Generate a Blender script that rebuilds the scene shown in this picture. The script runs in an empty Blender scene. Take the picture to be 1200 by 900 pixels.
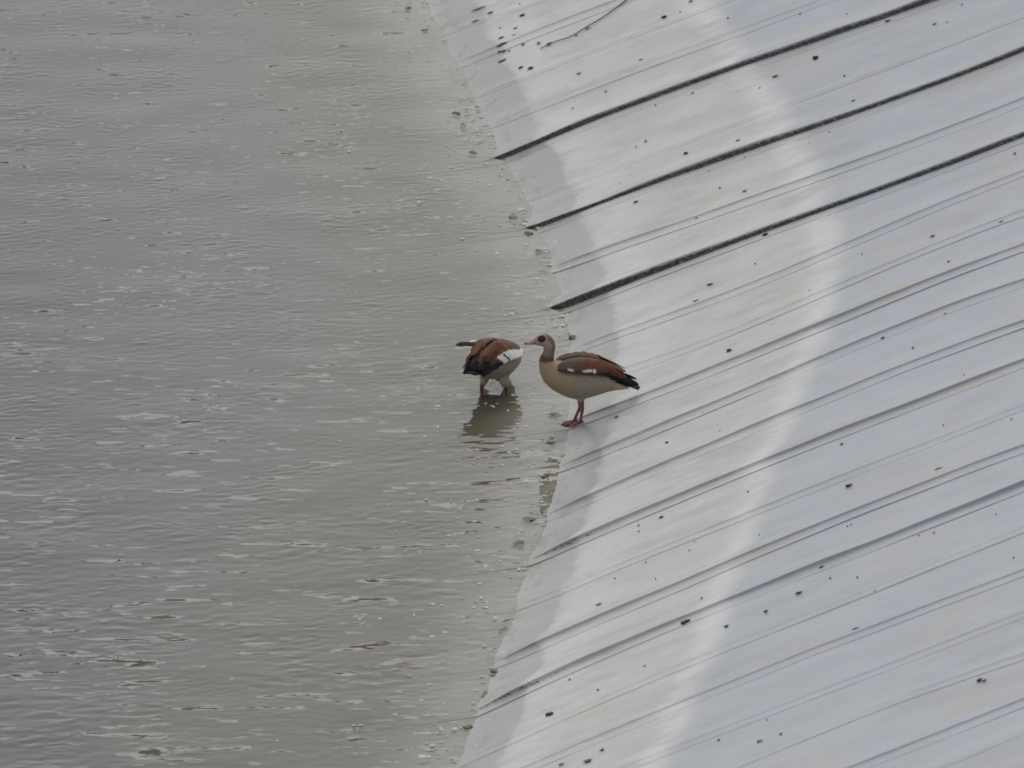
import bpy, bmesh, math, random
import numpy as np
from mathutils import Vector, Matrix

scene = bpy.context.scene
C = scene.collection
rng = np.random.default_rng(7)
random.seed(7)

# ------------------------------------------------------------------ camera
# a long lens on the opposite bank, 60 m from the geese, looking 18 degrees down
PITCH = math.radians(18.0)
cam_data = bpy.data.cameras.new('camera')
cam_data.sensor_width = 36.0
cam_data.lens = 360.0
cam_data.clip_start = 1.0
cam_data.clip_end = 3000.0
cam_data.dof.use_dof = True
cam_data.dof.focus_distance = 60.0
cam_data.dof.aperture_fstop = 5.6
cam = bpy.data.objects.new('camera', cam_data)
cam.location = (-0.36, -56.991, 18.765)
cam.rotation_euler = (math.radians(90.0) - PITCH, 0.0, 0.0)
C.objects.link(cam)
scene.camera = cam

# ------------------------------------------------------------------ sky and sun (bright overcast)
SUN_ELEV = math.radians(58.0)
SUN_AZ = math.radians(12.0)          # clockwise from +Y
world = bpy.data.worlds.new('World')
scene.world = world
world.use_nodes = True
wn = world.node_tree
wn.nodes.clear()
w_out = wn.nodes.new('ShaderNodeOutputWorld')
w_bg = wn.nodes.new('ShaderNodeBackground')
w_sky = wn.nodes.new('ShaderNodeTexSky')
w_sky.sky_type = 'NISHITA'
w_sky.sun_disc = False
w_sky.sun_elevation = SUN_ELEV
w_sky.sun_rotation = SUN_AZ
w_sky.air_density = 1.0
w_sky.dust_density = 2.0
w_sky.ozone_density = 1.0
w_hs = wn.nodes.new('ShaderNodeHueSaturation')      # cloud cover takes most of the blue out
w_hs.inputs['Saturation'].default_value = 0.15
wn.links.new(w_sky.outputs[0], w_hs.inputs['Color'])
wn.links.new(w_hs.outputs[0], w_bg.inputs['Color'])
w_bg.inputs['Strength'].default_value = 0.15
wn.links.new(w_bg.outputs[0], w_out.inputs['Surface'])

sun_data = bpy.data.lights.new('sun', 'SUN')
sun_data.energy = 0.6
sun_data.angle = math.radians(35.0)
sun_data.color = (1.0, 0.97, 0.93)
sun = bpy.data.objects.new('sun', sun_data)
sdir = Vector((math.sin(SUN_AZ) * math.cos(SUN_ELEV), math.cos(SUN_AZ) * math.cos(SUN_ELEV), math.sin(SUN_ELEV)))
sun.rotation_euler = sdir.to_track_quat('Z', 'Y').to_euler()
sun.location = (0, 0, 30)
C.objects.link(sun)

scene.view_settings.view_transform = 'Standard'
scene.view_settings.look = 'None'
scene.view_settings.gamma = 1.0
scene.view_settings.use_curve_mapping = False
scene.view_settings.exposure = -0.03
scene.render.engine = 'CYCLES'
scene.cycles.max_bounces = 5
scene.cycles.diffuse_bounces = 2
scene.cycles.glossy_bounces = 3
scene.cycles.filter_width = 1.7        # a soft telephoto image
scene.render.resolution_x = 1024
scene.render.resolution_y = 768

# ------------------------------------------------------------------ helpers
def tag(o, label=None, cat=None, group=None, kind=None):
    if label: o['label'] = label
    if cat: o['category'] = cat
    if group: o['group'] = group
    if kind: o['kind'] = kind
    return o

def link(name, me, mat=None, parent=None):
    o = bpy.data.objects.new(name, me)
    C.objects.link(o)
    if mat is not None:
        for m in (mat if isinstance(mat, (list, tuple)) else [mat]):
            me.materials.append(m)
    if parent is not None:
        o.parent = parent
    return o

def empty(name, loc=(0, 0, 0), rz=0.0):
    o = bpy.data.objects.new(name, None)
    o.location = loc
    o.rotation_euler = (0, 0, rz)
    o.empty_display_size = 0.1
    C.objects.link(o)
    return o

def mesh_np(name, verts, quads, smooth=True):
    verts = np.asarray(verts, dtype=np.float32)
    quads = np.asarray(quads, dtype=np.int32)
    me = bpy.data.meshes.new(name)
    n = quads.shape[1]
    me.vertices.add(len(verts))
    me.vertices.foreach_set('co', verts.ravel())
    me.loops.add(quads.size)
    me.loops.foreach_set('vertex_index', quads.ravel())
    me.polygons.add(len(quads))
    me.polygons.foreach_set('loop_start', np.arange(0, quads.size, n, dtype=np.int32))
    me.update(calc_edges=True)
    me.validate()
    if smooth:
        me.polygons.foreach_set('use_smooth', np.ones(len(quads), dtype=bool))
    return me

def grid_quads(nr, nc):
    """rows x columns of vertices, row-major"""
    i = np.arange(nr - 1)[:, None] * nc + np.arange(nc - 1)[None, :]
    i = i.ravel()
    return np.stack([i, i + 1, i + nc + 1, i + nc], 1)

def float_attr(me, name, vals):
    a = me.attributes.new(name, 'FLOAT', 'POINT')
    a.data.foreach_set('value', np.asarray(vals, dtype=np.float32))

def color_attr(me, name, cols):
    a = me.color_attributes.new(name, 'FLOAT_COLOR', 'POINT')
    cols = np.asarray(cols, dtype=np.float32)
    if cols.shape[1] == 3:
        cols = np.concatenate([cols, np.ones((len(cols), 1), np.float32)], 1)
    a.data.foreach_set('color', cols.ravel())

def smoothstep(a, b, x):
    t = np.clip((np.asarray(x, float) - a) / (b - a), 0, 1)
    return t * t * (3 - 2 * t)

_n1 = np.random.default_rng(3).uniform(-1, 1, 4096)
def noise1(x, seed=0):
    x = np.asarray(x, float) + seed * 17.31
    i = np.floor(x).astype(int); f = x - i
    f = f * f * (3 - 2 * f)
    return _n1[i % 4096] * (1 - f) + _n1[(i + 1) % 4096] * f
_n2 = np.random.default_rng(4).uniform(-1, 1, (256, 256))
def noise2(x, y, seed=0):
    x = np.asarray(x, float) + seed * 13.7; y = np.asarray(y, float) + seed * 7.9
    i = np.floor(x).astype(int); j = np.floor(y).astype(int)
    fx = x - i; fy = y - j
    fx = fx * fx * (3 - 2 * fx); fy = fy * fy * (3 - 2 * fy)
    g = lambda a, b: _n2[a % 256, b % 256]
    return ((g(i, j) * (1 - fx) + g(i + 1, j) * fx) * (1 - fy) + (g(i, j + 1) * (1 - fx) + g(i + 1, j + 1) * fx) * fy)

class NT:
    """small helper for node materials"""
    def __init__(self, name):
        self.mat = bpy.data.materials.new(name)
        self.mat.use_nodes = True
        self.t = self.mat.node_tree
        self.t.nodes.clear()
        self.out = self.t.nodes.new('ShaderNodeOutputMaterial')
    def n(self, kind, **kw):
        nd = self.t.nodes.new(kind)
        for k, v in kw.items():
            if hasattr(nd, k) and k not in nd.inputs:
                setattr(nd, k, v)
            else:
                nd.inputs[k].default_value = v
        return nd
    def l(self, a, b):
        self.t.links.new(a, b)
    def pos(self, scale=(1, 1, 1), rot=(0, 0, 0), obj=False):
        if obj:
            g = self.n('ShaderNodeTexCoord').outputs['Object']
        else:
            g = self.n('ShaderNodeNewGeometry').outputs['Position']
        m = self.n('ShaderNodeMapping')
        m.inputs['Scale'].default_value = scale
        m.inputs['Rotation'].default_value = rot
        self.l(g, m.inputs['Vector'])
        return m.outputs[0]
    def noise(self, vec, scale=1.0, detail=3.0, rough=0.55):
        nd = self.n('ShaderNodeTexNoise')
        nd.inputs['Scale'].default_value = scale
        nd.inputs['Detail'].default_value = detail
        nd.inputs['Roughness'].default_value = rough
        self.l(vec, nd.inputs['Vector'])
        return nd.outputs['Fac']
    def math(self, op, a, b=None, c=None, clamp=False):
        nd = self.n('ShaderNodeMath', operation=op)
        nd.use_clamp = clamp
        for i, v in enumerate((a, b, c)):
            if v is None: continue
            if isinstance(v, (int, float)): nd.inputs[i].default_value = v
            else: self.l(v, nd.inputs[i])
        return nd.outputs[0]
    def smooth(self, v, a, b):
        nd = self.n('ShaderNodeMapRange')
        nd.interpolation_type = 'SMOOTHSTEP'
        nd.inputs['From Min'].default_value = a
        nd.inputs['From Max'].default_value = b
        self.l(v, nd.inputs['Value'])
        return nd.outputs[0]
    def mix(self, f, a, b):
        nd = self.n('ShaderNodeMix', data_type='RGBA')
        for i, v in ((0, f), (6, a), (7, b)):
            if isinstance(v, (int, float)): nd.inputs[i].default_value = v
            elif isinstance(v, tuple): nd.inputs[i].default_value = v + (1.0,) if len(v) == 3 else v
            else: self.l(v, nd.inputs[i])
        return nd.outputs[2]
    def mul(self, col, f):
        nd = self.n('ShaderNodeMix', data_type='RGBA', blend_type='MULTIPLY')
        nd.inputs[0].default_value = 1.0
        self.l(col, nd.inputs[6])
        self.l(f, nd.inputs[7])
        return nd.outputs[2]
    def attr(self, name, fac=True):
        nd = self.n('ShaderNodeAttribute', attribute_name=name)
        return nd.outputs['Fac'] if fac else nd.outputs['Color']
    def principled(self, color=None, rough=0.6, spec=0.5, bump=None, bump_strength=0.2, bump_dist=0.01):
        p = self.n('ShaderNodeBsdfPrincipled')
        if isinstance(color, tuple): p.inputs['Base Color'].default_value = color + (1.0,)
        elif color is not None: self.l(color, p.inputs['Base Color'])
        if isinstance(rough, (int, float)): p.inputs['Roughness'].default_value = rough
        else: self.l(rough, p.inputs['Roughness'])
        p.inputs['Specular IOR Level'].default_value = spec
        if bump is not None:
            b = self.n('ShaderNodeBump')
            b.inputs['Strength'].default_value = bump_strength
            b.inputs['Distance'].default_value = bump_dist
            self.l(bump, b.inputs['Height'])
            self.l(b.outputs[0], p.inputs['Normal'])
        self.l(p.outputs[0], self.out.inputs['Surface'])
        return p

# ------------------------------------------------------------------ the lie of the land
# waterline x = shore(y); the lined bank climbs at 1:2.5 from it, the bed falls gently away below it
_WP = [4.946435325489713e-08, -1.8112878032747733e-06, 9.573858798521702e-06, 0.00021647229972134269, -0.001183084270384868, -0.0207079700175494, 0.04413841857516925, -0.027999569129575026]
_WD = np.polyder(_WP)
Y_LO, Y_HI = -7.631, 12.602
def shore(y):
    y = np.asarray(y, float)
    yc = np.clip(y, Y_LO, Y_HI)
    return np.polyval(_WP, yc) + (y - yc) * np.polyval(_WD, yc) * 0.7
BANK_SLOPE, BED_SLOPE = 0.40, 0.13
def ground(x, y):
    v = np.asarray(x, float) - shore(y)
    # the two slopes meet in a short soft bend
    k = 0.03
    return BED_SLOPE * v + (BANK_SLOPE - BED_SLOPE) * 0.5 * (v + np.sqrt(v * v + k * k) - k)

FOLDS = [
    ('thin', [(-1.06, 10.34), (-0.8, 10.33), (-0.55, 10.32), (-0.29, 10.31), (-0.04, 10.3), (0.22, 10.29)]),
    ('med', [(-0.99, 9.48), (-0.75, 9.47), (-0.51, 9.46), (-0.27, 9.45), (-0.03, 9.44), (0.21, 9.42)]),
    ('thin', [(-0.77, 8.28), (-0.51, 8.25), (-0.25, 8.21), (0.01, 8.19), (0.28, 8.16), (0.54, 8.14)]),
    ('med', [(-0.78, 7.59), (-0.42, 7.61), (-0.05, 7.62), (0.31, 7.62), (0.67, 7.6), (1.03, 7.56)]),
    ('thin', [(-0.58, 6.81), (-0.1, 6.82), (0.39, 6.81), (0.87, 6.81), (1.36, 6.79), (1.84, 6.78)]),
    ('thin2', [(-0.58, 6.18), (-0.04, 6.2), (0.49, 6.18), (1.03, 6.16), (1.56, 6.13), (2.1, 6.14)]),
    ('major', [(-0.59, 5.39), (0.05, 5.49), (0.69, 5.48), (1.32, 5.42), (1.96, 5.34), (2.6, 5.29)]),
    ('thin', [(-0.31, 4.5), (0.32, 4.48), (0.95, 4.46), (1.58, 4.44), (2.2, 4.42), (2.83, 4.41)]),
    ('major', [(-0.31, 3.92), (0.31, 3.92), (0.94, 3.88), (1.56, 3.81), (2.18, 3.76), (2.8, 3.76)]),
    ('med', [(-0.11, 3.09), (0.46, 3.04), (1.04, 2.99), (1.61, 2.93), (2.19, 2.9), (2.76, 2.9)]),
    ('major', [(-0.1, 2.27), (0.47, 2.27), (1.03, 2.26), (1.6, 2.23), (2.16, 2.21), (2.73, 2.21)]),
    ('thin2', [(0.26, 1.43), (0.75, 1.38), (1.24, 1.4), (1.72, 1.46), (2.21, 1.52), (2.7, 1.55)]),
    ('thin2', [(0.31, 0.7), (0.78, 0.65), (1.25, 0.68), (1.72, 0.76), (2.19, 0.81), (2.66, 0.79)]),
    ('strong', [(0.07, 0.03), (0.58, 0.02), (1.09, 0.04), (1.6, 0.09), (2.12, 0.13), (2.63, 0.14)]),
    ('strong', [(-0.11, -0.77), (0.43, -0.74), (0.97, -0.66), (1.51, -0.57), (2.06, -0.53), (2.6, -0.57)]),
    ('strong', [(-0.29, -1.67), (0.28, -1.57), (0.85, -1.47), (1.42, -1.39), (1.99, -1.36), (2.56, -1.39)]),
    ('vstrong', [(-0.3, -2.44), (0.26, -2.33), (0.83, -2.25), (1.39, -2.21), (1.96, -2.18), (2.52, -2.18)]),
    ('soft', [(-0.1, -3.22), (0.42, -3.15), (0.93, -3.11), (1.45, -3.08), (1.96, -3.05), (2.48, -3.02)]),
    ('strong', [(-0.36, -4.14), (0.2, -4.03), (0.76, -3.94), (1.32, -3.88), (1.88, -3.84), (2.44, -3.84)]),
    ('vstrong', [(-0.54, -4.92), (0.05, -4.75), (0.64, -4.66), (1.23, -4.62), (1.81, -4.6), (2.4, -4.56)]),
    ('thin2', [(-0.68, -5.76), (-0.07, -5.59), (0.54, -5.49), (1.15, -5.42), (1.76, -5.38), (2.37, -5.32)]),
    ('thin2', [(-0.28, -6.3), (0.24, -6.21), (0.76, -6.16), (1.28, -6.12), (1.81, -6.11), (2.33, -6.11)]),
    ('thin2', [(0.2, -6.97), (0.62, -6.95), (1.04, -6.94), (1.46, -6.93), (1.88, -6.91), (2.29, -6.89)]),
    ('thin2', [(0.73, -7.72), (1.04, -7.67), (1.34, -7.64), (1.65, -7.63), (1.95, -7.65), (2.25, -7.69)]),
    ('med', [(1.36, -8.59), (1.53, -8.58), (1.7, -8.57), (1.87, -8.56), (2.04, -8.55), (2.21, -8.54)]),
    ('thin', [(1.76, -9.15), (1.85, -9.14), (1.93, -9.13), (2.02, -9.12), (2.1, -9.1), (2.19, -9.09)]),
    ('med', [(1.74, -9.76), (1.82, -9.76), (1.9, -9.75), (1.99, -9.74), (2.07, -9.73), (2.16, -9.72)]),
    ('thin', [(1.71, -10.41), (1.79, -10.4), (1.88, -10.39), (1.96, -10.38), (2.04, -10.38), (2.12, -10.37)]),
    ('med', [(1.69, -11.04), (1.77, -11.03), (1.85, -11.02), (1.93, -11.01), (2.01, -11.01), (2.09, -11.0)]),
]
DEBRIS = [
    (-0.577, 8.505, 0.135, 0.020, 'r', 'long thin rust-brown bark sliver near the top edge by the wet liner'),
    (-0.501, 8.329, 0.060, 0.030, 'k', 'dark brown leaf scrap just below the long rust-brown sliver'),
    (-0.605, 8.278, 0.060, 0.020, 'r', 'short rusty sliver nearest the waterline, below the long one'),
    (-0.294, 8.028, 0.040, 0.035, 'k', 'squat dark crumb standing alone right of the bark slivers'),
    (-0.431, 7.734, 0.045, 0.030, 'k', 'dark crumb on top of the brown smear cluster near the upper left fold'),
    (-0.425, 7.604, 0.070, 0.040, 'r', 'largest rusty brown leaf lump of the cluster on the upper left fold'),
    (-0.444, 7.485, 0.030, 0.025, 'k', 'left black bead in the row under the rusty leaf lump'),
    (-0.412, 7.460, 0.045, 0.030, 'k', 'middle black bead in the row under the rusty leaf lump'),
    (-0.379, 7.432, 0.030, 0.020, 'g', 'right greyish bead in the row under the rusty leaf lump'),
    (-0.338, 7.823, 0.040, 0.020, 'k', 'upper of two small dark chips right of the rusty lump'),
    (-0.347, 7.693, 0.040, 0.025, 'k', 'lower of two small dark chips right of the rusty lump'),
    (-0.289, 7.447, 0.030, 0.030, 'k', 'small round dark dropping right of the rusty leaf lump'),
    (-0.425, 7.286, 0.075, 0.025, 'r', 'brown comma-shaped scrap with thin tail below the bead row'),
    (-0.304, 7.016, 0.040, 0.025, 'k', 'left one of the two dark chips lowest in the upper cluster'),
    (-0.240, 6.931, 0.050, 0.030, 'k', 'right one of the two dark chips lowest in the upper cluster'),
    (-0.187, 7.357, 0.030, 0.025, 'k', 'tiny dark chip at the lower tip of the dry stalk'),
    (-0.119, 7.261, 0.040, 0.030, 'k', 'dark clod caught against the dry stalk'),
    (0.132, 7.278, 0.045, 0.025, 'o', 'tan scrap lying under the middle of the dry stalk'),
    (0.627, 6.928, 0.050, 0.030, 'k', 'dark angular stone high on the liner near the top edge'),
    (0.800, 7.039, 0.040, 0.020, 'k', 'dark chip cut by the top edge of the picture'),
    (0.469, 6.277, 0.030, 0.025, 'o', 'small brownish pebble above the first black fold'),
    (0.071, 6.479, 0.045, 0.020, 'o', 'thin olive-grey flake between two faint seams, left part'),
    (0.723, 4.241, 0.030, 0.030, 'k', 'round dark dropping between the first and second black folds'),
    (0.407, 3.706, 0.030, 0.025, 'r', 'small rust crumb just under the second black fold'),
    (1.827, 5.444, 0.050, 0.035, 'o', 'olive clod sitting on the first black fold'),
    (2.012, 5.246, 0.035, 0.025, 'k', 'dark chip just under the first black fold at upper right'),
    (2.293, 4.865, 0.030, 0.025, 'o', 'small tan pebble near the upper right corner'),
    (1.554, 5.073, 0.045, 0.045, 'k', 'round black dropping between the first and second black folds, upper right'),
    (1.299, 5.028, 0.055, 0.025, 'o', 'tan double crumb between the first and second black folds'),
    (1.760, 4.031, 0.035, 0.020, 'k', 'flat dark chip just above the second black fold'),
    (1.048, 4.108, 0.035, 0.025, 'k', 'dark crumb above the second black fold on the pale band'),
    (1.068, 3.143, 0.035, 0.025, 'o', 'tan pebble between the second and third black folds'),
    (1.171, 2.179, 0.040, 0.040, 'k', 'black clod stuck on the third black fold'),
    (2.130, 0.966, 0.030, 0.020, 'k', 'small dark chip below the third black fold, right side'),
    (2.525, 0.737, 0.030, 0.025, 'o', 'small pebble below the third black fold near the right edge'),
    (0.827, 1.658, 0.050, 0.020, 'k', 'dark elongated chip below the third black fold, on pale liner'),
    (0.738, 1.437, 0.040, 0.025, 'r', 'rust-brown crumb just below the dark elongated chip'),
    (0.914, 0.245, 0.045, 0.035, 'r', 'blocky rust-brown bark chip right of the standing goose'),
    (1.781, -0.651, 0.030, 0.020, 'k', 'small black chip lying in a grey fold at right'),
    (1.584, -2.150, 0.040, 0.025, 'r', 'rust-brown chip lying on the strongest grey fold at right'),
    (1.503, -3.332, 0.055, 0.035, 'k', 'pointed black leaf on bare liner in the lower right half'),
    (1.983, -3.656, 0.050, 0.025, 'o', 'brownish flake right of the pointed black leaf'),
    (0.250, -0.219, 0.030, 0.020, 'r', 'small rust flake just behind the standing goose feet'),
    (0.529, -1.106, 0.025, 0.020, 'k', 'small black dropping between two grey folds below the goose'),
    (0.478, -2.556, 0.030, 0.025, 'k', 'round black dropping below the strongest grey fold'),
    (0.514, -0.848, 0.050, 0.010, 'o', 'thin grey straw lying along a fold below the goose'),
    (0.578, -4.754, 0.075, 0.045, 'd', 'large dark brown wedge-shaped dead leaf lying on a fold'),
    (0.793, -5.114, 0.030, 0.025, 'k', 'small dark chip right of the wedge-shaped leaf, on the white band'),
    (0.117, -3.798, 0.045, 0.020, 'o', 'tan flake near the wet edge in the lower middle'),
    (-0.162, -5.509, 0.060, 0.040, 'd', 'brown lumpy clod on the lower liner near the wet edge'),
    (0.113, -6.518, 0.025, 0.020, 'k', 'small black dropping near the bottom edge'),
    (0.035, -6.625, 0.060, 0.040, 'o', 'pale tan crumbly clod at the bottom edge'),
    (-0.102, -6.501, 0.040, 0.020, 'k', 'flat black chip cut off near the bottom edge, left of the tan clod'),
    (1.310, -4.684, 0.035, 0.020, 'k', 'black chip lying on the lower strong fold'),
    (1.181, -5.001, 0.050, 0.025, 'k', 'elongated black dropping below the lower strong fold'),
    (1.003, -5.114, 0.030, 0.025, 'k', 'triangular black chip below the lower strong fold'),
    (1.454, -6.053, 0.045, 0.025, 'k', 'black oblong dropping lying on a thin seam at lower right'),
    (2.017, -7.887, 0.040, 0.030, 'k', 'left one of two black lumps touching at far lower right'),
    (2.041, -7.932, 0.030, 0.020, 'k', 'right one of two black lumps touching at far lower right'),
    (0.916, -7.476, 0.035, 0.020, 'g', 'greyish flake in the lower right'),
    (1.400, -3.784, 0.035, 0.020, 'k', 'flat dark chip below the pointed black leaf'),
]
SPECKS = [(-0.44, 7.95), (-0.07, 7.49), (0.06, 7.23), (0.27, 7.15), (0.73, 6.92), (0.24, 5.95), (0.26, 5.91), (0.03, 5.87), (-0.23, 6.38), (0.55, 5.34), (0.78, 5.3), (1.05, 4.11), (0.31, 4.15), (0.48, 3.49), (0.77, 2.99), (0.92, 3.38), (0.21, 6.99), (0.48, 4.75), (0.34, 4.91), (0.42, 4.72), (-0.31, 8.28), (-0.12, 7.1), (1.03, 6.45), (0.98, 6.14), (2.37, 4.81), (2.47, 5.04), (1.36, 5.03), (1.72, 4.56), (1.09, 5.13), (1.2, 4.93), (1.25, 3.97), (1.2, 3.46), (0.92, 3.38), (1.28, 2.93), (1.47, 3.57), (1.6, 3.63), (2.13, 1.7), (1.72, 1.14), (0.77, 2.99), (1.48, 6.01), (1.77, 5.67), (1.28, 4.39), (1.08, 3.76), (0.98, 3.76), (0.86, 3.77), (0.79, 5.3), (2.49, 1.94), (2.66, 1.94), (1.29, 4.08), (1.1, 1.73), (2.2, 0.36), (1.01, 0.11), (2.14, -0.64), (2.45, -0.78), (0.83, -1.28), (0.74, -0.77), (2.09, -2.07), (2.19, -2.0), (2.22, -2.82), (2.04, -2.83), (1.49, -2.45), (1.02, -2.97), (0.96, -2.69), (1.92, -4.37), (2.07, -4.51), (1.94, -1.07), (1.71, -2.48), (2.4, -3.22), (0.77, 1.61), (1.06, -3.0), (1.4, 0.82), (0.74, -0.78), (0.83, -1.28), (0.46, -1.27), (0.35, -2.55), (0.65, -3.28), (0.62, -3.41), (0.21, -3.41), (0.15, -2.0), (0.67, -4.41), (0.38, -3.32), (0.43, -3.71), (0.35, -2.66), (0.45, -0.43), (0.35, -1.49), (0.35, -2.54), (0.65, -3.28), (0.62, -3.41), (0.21, -3.42), (0.67, -4.41), (0.89, -4.61), (0.4, -5.43), (0.35, -5.27), (0.11, -6.09), (0.1, -5.39), (-0.05, -5.0), (0.04, -5.23), (0.43, -3.71), (0.65, -3.28), (1.47, -4.09), (1.49, -4.09), (1.26, -3.71), (1.0, -3.63), (0.97, -4.03), (1.35, -4.94), (1.49, -5.11), (0.8, -5.12), (1.83, -4.77), (1.89, -4.79), (1.91, -4.82), (2.29, -5.82), (1.54, -6.09), (1.57, -5.48), (1.15, -5.92), (0.96, -7.11), (1.02, -7.49), (0.77, -7.54), (2.24, -4.91), (0.67, -4.41), (0.89, -4.61), (0.71, -7.15)]
ALGAE = [(-1.056, 8.903, 0.045, 0.02), (-0.938, 8.366, 0.035, 0.02), (-0.713, 6.43, 0.045, 0.025), (-0.673, 6.16, 0.045, 0.03), (-0.61, 5.549, 0.045, 0.025), (-0.36, 4.176, 0.04, 0.04), (-0.197, 3.422, 0.055, 0.035), (-0.254, 3.797, 0.045, 0.02), (-0.054, 2.458, 0.045, 0.025), (0.009, 1.657, 0.07, 0.03), (-0.119, 0.176, 0.06, 0.03), (-0.131, -0.35, 0.04, 0.02), (-0.173, -0.945, 0.04, 0.025), (-0.189, -1.544, 0.04, 0.03), (-0.258, -1.726, 0.08, 0.03), (-0.307, -2.147, 0.06, 0.055), (-0.398, -3.617, 0.06, 0.035), (-0.439, -4.347, 0.06, 0.04), (-0.508, -4.691, 0.065, 0.04), (-0.594, -5.207, 0.05, 0.03), (-0.008, 2.149, 0.04, 0.02)]
STALK = [(-0.176, 7.222), (-0.082, 7.246), (0.018, 7.231), (0.113, 7.289), (0.225, 7.36), (0.321, 7.452), (0.394, 7.535), (0.49, 7.627)]
# ------------------------------------------------------------------ materials of the setting
def liner_material():
    m = NT('white pond liner')
    geo = m.n('ShaderNodeNewGeometry')
    sep = m.n('ShaderNodeSeparateXYZ')
    m.l(geo.outputs['Position'], sep.inputs[0])
    z = sep.outputs['Z']
    streak = m.noise(m.pos((2.0, 9.0, 2.0)), 1.0, 4, 0.62)          # runs down the slope
    fine = m.noise(m.pos((11.0, 32.0, 11.0)), 1.0, 3, 0.65)
    blotch = m.noise(m.pos((0.9, 0.45, 0.9)), 1.0, 3, 0.55)
    edge = m.noise(m.pos((2.2, 1.7, 2.2)), 1.0, 5, 0.62)
    blot2 = m.noise(m.pos((1.6, 3.6, 1.6)), 1.0, 4, 0.6)
    # height above the water, frayed by run-off streaks
    zs = m.math('ADD', z, m.math('MULTIPLY', m.math('SUBTRACT', streak, 0.5), 0.10))
    zb = m.math('ADD', z, m.math('MULTIPLY', m.math('SUBTRACT', blotch, 0.5), 0.10))
    zb = m.math('ADD', zb, m.math('MULTIPLY', m.math('SUBTRACT', streak, 0.5), 0.03))
    # the old water mark does not run quite level along the bank
    yy = sep.outputs['Y']
    zb = m.math('ADD', zb, m.math('MULTIPLY', m.smooth(yy, 2.5, -3.5), 0.105))
    zb = m.math('ADD', zb, m.math('MULTIPLY', m.smooth(yy, 4.0, 9.0), 0.05))
    base = m.mix(m.smooth(blot2, 0.3, 0.7), (0.388, 0.407, 0.440), (0.428, 0.445, 0.475))
    residue = m.mix(m.smooth(blot2, 0.3, 0.72), (0.475, 0.470, 0.458), (0.540, 0.535, 0.524))
    white = (0.61, 0.607, 0.60)
    col = m.mix(m.smooth(zb, 0.69, 0.59), base, residue)
    band = m.math('MULTIPLY', m.smooth(zb, 0.55, 0.605), m.smooth(zb, 0.668, 0.608))
    band = m.math('MULTIPLY', band, m.math('ADD', 0.80, m.math('MULTIPLY', streak, 0.25)), clamp=True)
    col = m.mix(band, col, white)
    bleached = m.math('MULTIPLY', m.math('MULTIPLY', m.smooth(zs, 0.08, 0.12), m.smooth(zs, 0.27, 0.17)), 0.45)
    col = m.mix(bleached, col, white)
    # faint warm dust in flecks and runs
    warm = m.math('MULTIPLY', m.smooth(m.noise(m.pos((1.8, 3.4, 1.8)), 1.0, 5, 0.7), 0.48, 0.70), 0.55)
    col = m.mix(warm, col, (0.46, 0.405, 0.340))
    cool = m.math('MULTIPLY', m.smooth(m.noise(m.pos((1.2, 2.4, 1.2), (0, 0, 0.1)), 1.3, 4, 0.65), 0.50, 0.72), 0.50)
    col = m.mix(cool, col, (0.335, 0.350, 0.378))
    col = m.mul(col, m.mix(m.smooth(streak, 0.30, 0.60), (0.97, 0.97, 0.97), (1.0, 1.0, 1.0)))
    col = m.mul(col, m.mix(m.smooth(fine, 0.30, 0.55), (0.975, 0.975, 0.975), (1.0, 1.0, 1.0)))
    grain = m.noise(m.pos((60.0, 60.0, 60.0)), 1.0, 2, 0.6)
    col = m.mul(col, m.mix(m.smooth(grain, 0.30, 0.60), (0.955, 0.955, 0.955), (1.0, 1.0, 1.0)))
    spots = m.math('MULTIPLY', m.smooth(m.noise(m.pos((7.0, 16.0, 7.0)), 1.0, 3, 0.7), 0.63, 0.72), 0.45)
    col = m.mix(spots, col, (0.40, 0.355, 0.30))
    smear = m.math('MULTIPLY', m.smooth(m.noise(m.pos((1.1, 2.6, 1.1)), 1.0, 4, 0.7), 0.52, 0.64), 0.30)
    col = m.mix(smear, col, (0.36, 0.355, 0.35))
    # wet strip above the waterline
    we = m.math('ADD', z, m.math('MULTIPLY', m.math('SUBTRACT', edge, 0.5), 0.085))
    we = m.math('ADD', we, m.math('MULTIPLY', m.math('SUBTRACT', fine, 0.5), 0.040))
    wet = m.smooth(we, 0.107, 0.095)
    rim = m.math('MULTIPLY', m.smooth(we, 0.13, 0.10), 0.22)
    col = m.mix(rim, col, (0.36, 0.335, 0.30))
    wetc = m.mix(m.smooth(blot2, 0.35, 0.7), (0.315, 0.309, 0.296), (0.362, 0.358, 0.348))
    col = m.mix(wet, col, wetc)
    under = m.smooth(z, 0.010, -0.012)
    ucol = m.mix(m.smooth(blot2, 0.3, 0.7), (0.345, 0.330, 0.298), (0.405, 0.391, 0.362))
    ucol = m.mix(m.smooth(z, -0.022, -0.095), ucol, (0.190, 0.164, 0.090))
    col = m.mix(under, col, ucol)
    # dried scum and lime flecks where the water laps
    lap = m.math('MULTIPLY', m.smooth(z, -0.03, 0.0), m.smooth(z, 0.075, 0.02))
    fl = m.math('MULTIPLY', m.smooth(m.noise(m.pos((30.0, 22.0, 30.0)), 1.0, 3, 0.6), 0.60, 0.68), lap)
    col = m.mix(m.math('MULTIPLY', fl, 0.8), col, (0.50, 0.49, 0.46))
    sc = m.math('MULTIPLY', m.smooth(m.noise(m.pos((7.0, 4.0, 7.0)), 1.0, 5, 0.7), 0.50, 0.66), lap)
    col = m.mix(m.math('MULTIPLY', sc, 0.55), col, (0.20, 0.175, 0.115))
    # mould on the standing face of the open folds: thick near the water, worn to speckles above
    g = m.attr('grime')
    gn = m.noise(m.pos((28.0, 28.0, 70.0)), 1.0, 3, 0.7)
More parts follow.
